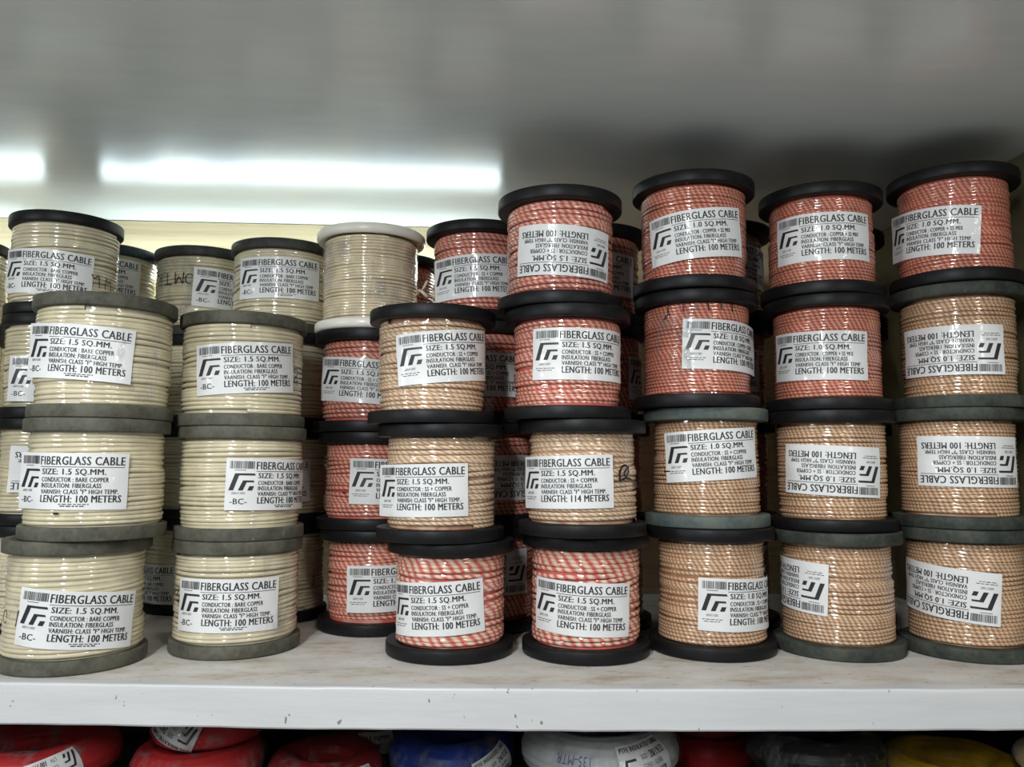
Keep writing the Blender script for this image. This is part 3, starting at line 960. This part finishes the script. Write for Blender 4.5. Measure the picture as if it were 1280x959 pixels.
# ------------------------------------------------------------------ loose bands of the clear shrink film that stand off the strands
def film(kname, phi0, phi1, z0, z1, off=0.0019, seed=0):
    R = RC[kname]
    rng = np.random.default_rng(seed)
    nu, nv = 26, 14
    V = []
    a, b, c = rng.uniform(0, 6.28, 3)
    for j in range(nv):
        for i in range(nu):
            u, w = i / (nu - 1), j / (nv - 1)
            e = 0.0007 * (math.sin(9 * u + 5 * w + a) + math.sin(17 * w - 6 * u + b)) + 0.0009 * math.sin(3 * u + 11 * w + c)
            ph = phi0 + (phi1 - phi0) * u + 0.04 * math.sin(6 * w + a)
            r_ = R + off + max(-0.0006, e)
            V.append((r_ * math.sin(ph), -r_ * math.cos(ph), z0 + (z1 - z0) * w))
    F = [(j * nu + i, j * nu + i + 1, (j + 1) * nu + i + 1, (j + 1) * nu + i) for j in range(nv - 1) for i in range(nu - 1)]
    o = obj_from('plastic_film', mesh_np('plastic_film', V, F, [FILM]), ROOT[kname])
    o['label'] = 'clear wrinkled film band'


film('2.1', 0.62, 1.35, 0.026, 0.118, seed=1)
film('1.1', -1.15, -0.35, 0.030, 0.122, seed=2)
film('7.1', 0.55, 1.25, 0.030, 0.128, seed=3)
film('6.1', 0.55, 1.15, 0.100, 0.132, seed=4)
film('3.4', -1.6, 1.6, 0.019, 0.128, off=0.0014, seed=5)
film('5.4', -1.5, -0.95, 0.022, 0.122, seed=6)
film('6.4', -1.6, -0.95, 0.020, 0.125, seed=7)
film('6.3', -1.05, -0.35, 0.030, 0.118, seed=8)
film('1.3', 0.55, 1.2, 0.022, 0.110, seed=9)
film('8.1', 0.55, 1.1, 0.022, 0.130, seed=10)
film('b.4', 0.6, 1.6, 0.02, 0.12, seed=11)
film('d.4', -0.9, 0.1, 0.03, 0.122, seed=12)

# ------------------------------------------------------------------ wire coils in the bay below
def coil(loc, R, a, b, mat, label, tilt=(0, 0, 0), strands=14, seed=0, wrapped=True, group='wire coils in the bay under the shelf'):
    rng = np.random.default_rng(seed)
    root = bpy.data.objects.new('wire_coil', None)
    COL.objects.link(root)
    root.location = loc
    root.rotation_euler = tilt
    root['label'] = label
    root['category'] = 'wire coil'
    root['group'] = group
    nu, nv = 120, strands * 4
    th = np.linspace(0, 2 * PI, nu, endpoint=False)
    ps = np.linspace(0, 2 * PI, nv, endpoint=False)
    TT, PP = np.meshgrid(th, ps, indexing='ij')
    rip = 1 + 0.055 * np.abs(np.sin(PP * strands / 2 + 0.6 * np.sin(TT * 2 + rng.uniform(0, 6)))) - 0.03
    for q in range(4):
        rip += 0.022 * np.sin(rng.integers(2, 7) * TT + rng.integers(0, 3) * PP + rng.uniform(0, 6))
    rr = R + a * rip * np.cos(PP)
    V = np.stack([rr * np.cos(TT), rr * np.sin(TT), b * rip * np.sin(PP)], -1).reshape(-1, 3)
    i = np.arange(nu)[:, None]
    j = np.arange(nv)[None, :]
    F = np.stack([i * nv + j, ((i + 1) % nu) * nv + j, ((i + 1) % nu) * nv + (j + 1) % nv, i * nv + (j + 1) % nv], -1).reshape(-1, 4)
    obj_from('winding', mesh_np('winding', V, F, [mat]), root)
    if wrapped:                                        # crumpled clear wrapping
        nu, nv = 110, 30
        V = []
        for i in range(nu):
            for j in range(nv):
                t_, p_ = 2 * PI * i / nu, 2 * PI * j / nv
                k_ = 1.13 + 0.030 * math.sin(7 * t_ + 2 * p_ + seed) + rng.uniform(-0.022, 0.03)
                r_ = R + a * k_ * math.cos(p_)
                V.append((r_ * math.cos(t_), r_ * math.sin(t_), b * min(k_, 1.09) * math.sin(p_)))
        i = np.arange(nu)[:, None]
        j = np.arange(nv)[None, :]
        F = np.stack([i * nv + j, ((i + 1) % nu) * nv + j, ((i + 1) % nu) * nv + (j + 1) % nv, i * nv + (j + 1) % nv], -1).reshape(-1, 4)
        w = obj_from('plastic_film', mesh_np('plastic_film', np.array(V), F, [FILM], smooth=False), root)
        w['label'] = 'crumpled clear wrapping'
    return root


def coil_label(root, R, a, b, ang, psi, W, H, lines, flip=False, twist=0.0, name='label', with_logo=True):
    """sticker on the outside of a coil: ang round the ring, psi round the strand bundle (0 outwards, pi/2 up)"""
    F = Flat()
    hh = H / W
    for i in range(8):
        F.rect(0, hh * i / 8, 1, hh * (i + 1) / 8, 0, 0, 0.06)
    if with_logo:
        logo(F, 0.05, hh * 0.12, 0.30, hh * 0.62)
    for s_, x0, y0, x1, y1, bold in lines:
        F.text(s_, x0, y0 * hh, x1, y1 * hh, bold)
    V = np.array(F.v)
    L = np.array(F.l)
    q = (V - np.array([0.5, hh / 2])) * W
    if flip:
        q = -q
    c, s_ = math.cos(twist), math.sin(twist)
    x = q[:, 0] * c - q[:, 1] * s_
    y = q[:, 0] * s_ + q[:, 1] * c
    t = ang + x / (R + a)
    ps = psi + y / ((a + b) / 2)
    k_ = 1.085
    rr = R + a * k_ * np.cos(ps) + L * 0.0004 * np.cos(ps)
    P = np.stack([rr * np.cos(t), rr * np.sin(t), b * k_ * np.sin(ps) + L * 0.0004 * np.sin(ps)], -1)
    return obj_from(name, mesh_np(name, P, F.f, [PAPER, INK], F.m, smooth=False), root)


PT = [('PTFE INSULATED CABLE', 0.05, 0.80, 0.95, 0.93, 0.006), ('SIZE', 0.40, 0.55, 0.52, 0.66, 0.0), ('24/7/32', 0.58, 0.52, 0.92, 0.70, 0.008),
      ('COND. : SILVER', 0.40, 0.33, 0.80, 0.44, 0.0), ('LTH', 0.40, 0.10, 0.50, 0.22, 0.0), ('100 MTR', 0.58, 0.08, 0.86, 0.24, 0.006)]
PT2 = [l if l[0] != '24/7/32' else ('20/19/32',) + l[1:] for l in PT]

FLOOR = -0.195


def pile(x, y, z, R, a, b, mat, label, mat2, label2, seed, **kw):
    """a coil and the one it lies on, which rests on the board of the lower bay"""
    bl = (z - b * 1.05 - FLOOR) / 2 / 1.08
    coil((x + 0.004, y + 0.003, FLOOR + bl * 1.08), R, a * 0.96, bl, mat2, label2, seed=seed + 50, wrapped=False)
    return coil((x, y, z), R, a, b, mat, label, seed=seed, **kw)


c1 = pile(-0.515, 0.135, -0.120, 0.072, 0.021, 0.022, C_RED, 'red wire coil with upside-down label at the left of the lower bay',
          C_GREEN, 'dark green wire coil under the leftmost red coil', 1)
coil_label(c1, 0.072, 0.021, 0.022, -0.95, 0.15, 0.060, 0.034, PT, flip=True, twist=0.25)
c4 = pile(-0.328, 0.150, -0.135, 0.055, 0.023, 0.023, C_RED, 'lower bright red wire coil, right under the coil with the tilted label',
          C_DARKRED, 'dark red wire coil at the bottom of the pile with the tilted label', 4)
c5 = coil((-0.318, 0.152, -0.091), 0.048, 0.020, 0.0185, C_RED, 'red wire coil wearing a tilted white label, topmost of its pile', seed=5)
coil_label(c5, 0.048, 0.020, 0.0185, -1.95, 0.45, 0.066, 0.040, PT, flip=True, twist=-0.42)
c6 = pile(-0.172, 0.155, -0.148, 0.051, 0.020, 0.021, C_DARKRED, 'dark red wire coil just left of the blue coil',
          C_RED, 'red wire coil under the dark red one beside the blue coil', 6)
coil_label(c6, 0.051, 0.020, 0.021, -0.95, 0.0, 0.055, 0.03, PT)
c7 = pile(-0.014, 0.188, -0.142, 0.058, 0.024, 0.025, C_BLUE, 'glossy blue wire coil in the lower bay',
          C_BLACK, 'black wire coil under the blue coil', 7)
coil_label(c7, 0.058, 0.024, 0.025, -0.85, 0.05, 0.062, 0.034, PT, twist=0.30)
c8 = pile(0.172, 0.138, -0.122, 0.066, 0.032, 0.029, C_WHITE, 'white wire coil with printed label and blue pen writing',
          C_GREEN, 'dark green wire coil under the white coils', 8, strands=18)
coil_label(c8, 0.066, 0.032, 0.029, -1.12, 0.42, 0.074, 0.044, PT2, twist=0.12)
F = Flat()
F.text('135-MTR', 0, 0, 1, 0.26, 0.0)
q = -(np.array(F.v) - np.array([0.5, 0.13])) * 0.042
t_, p_ = -2.05 + q[:, 0] / 0.098, 0.42 + q[:, 1] / 0.030
rr = 0.066 + 0.032 * 1.078 * np.cos(p_)
obj_from('pen_writing', mesh_np('pen_writing', np.stack([rr * np.cos(t_), rr * np.sin(t_), 0.029 * 1.078 * np.sin(p_)], -1), F.f, [BLUEPEN], smooth=False), c8)
c9 = coil((0.176, 0.160, -0.0745), 0.062, 0.028, 0.0155, C_WHITE, 'upper white wire coil just under the shelf edge', seed=9, strands=18)
c10 = pile(0.340, 0.252, -0.115, 0.045, 0.020, 0.022, C_RED, 'red wire coil tucked behind the right of the white coils',
           C_RED, 'red wire coil under the one tucked behind the white coils', 10)
c11 = pile(0.447, 0.130, -0.125, 0.060, 0.025, 0.025, C_BLACK, 'black wire coil in crinkled film, left of the yellow coil',
           C_BLACK, 'black wire coil at the bottom, left of the yellow coil', 11)
c12 = coil((0.640, 0.150, -0.1670), 0.066, 0.026, 0.0255, C_YELLOW, 'yellow wire coil at the right of the lower bay', seed=12)
c13 = pile(0.678, 0.012, -0.100, 0.026, 0.014, 0.015, C_TAN, 'tan wire coil cut off by the right picture edge',
           C_TAN, 'tan wire coil at the bottom right, under the cut off tan one', 13)
c14 = coil((-0.128, 0.305, -0.1650), 0.044, 0.021, 0.0278, C_DARKRED, 'small dark red wire coil with a white size sticker, behind the blue coil', seed=14)
coil_label(c14, 0.044, 0.021, 0.0278, -1.45, 0.55, 0.055, 0.026, [('1.5 SQMM', 0.25, 0.55, 0.85, 0.78, 0.01), ('DK', 0.48, 0.18, 0.64, 0.42, 0.01)], with_logo=False)

# knotted strand end sticking out at the right foot of the milky spool
V, Fc = [], []
for path in ([(0.066, -0.020, 0.054), (0.072, -0.026, 0.060), (0.080, -0.030, 0.066), (0.085, -0.030, 0.078)],
             [(0.066, -0.022, 0.064), (0.072, -0.028, 0.065), (0.078, -0.031, 0.062), (0.086, -0.031, 0.054)]):
    n0 = len(V)
    for c in path:
        for q in range(8):
            a_ = 2 * PI * q / 8
            V.append((c[0] + 0.0026 * math.cos(a_), c[1] + 0.0026 * math.sin(a_), c[2] + 0.001 * math.cos(a_)))
    for i in range(len(path) - 1):
        for q in range(8):
            Fc.append((n0 + 8 * i + q, n0 + 8 * i + (q + 1) % 8, n0 + 8 * i + 8 + (q + 1) % 8, n0 + 8 * i + 8 + q))
    Fc += [tuple(n0 + q for q in range(7, -1, -1)), tuple(n0 + 8 * (len(path) - 1) + q for q in range(8))]
obj_from('cable_end', mesh_np('cable_end', V, Fc, [CREAM]), ROOT['3.4'])
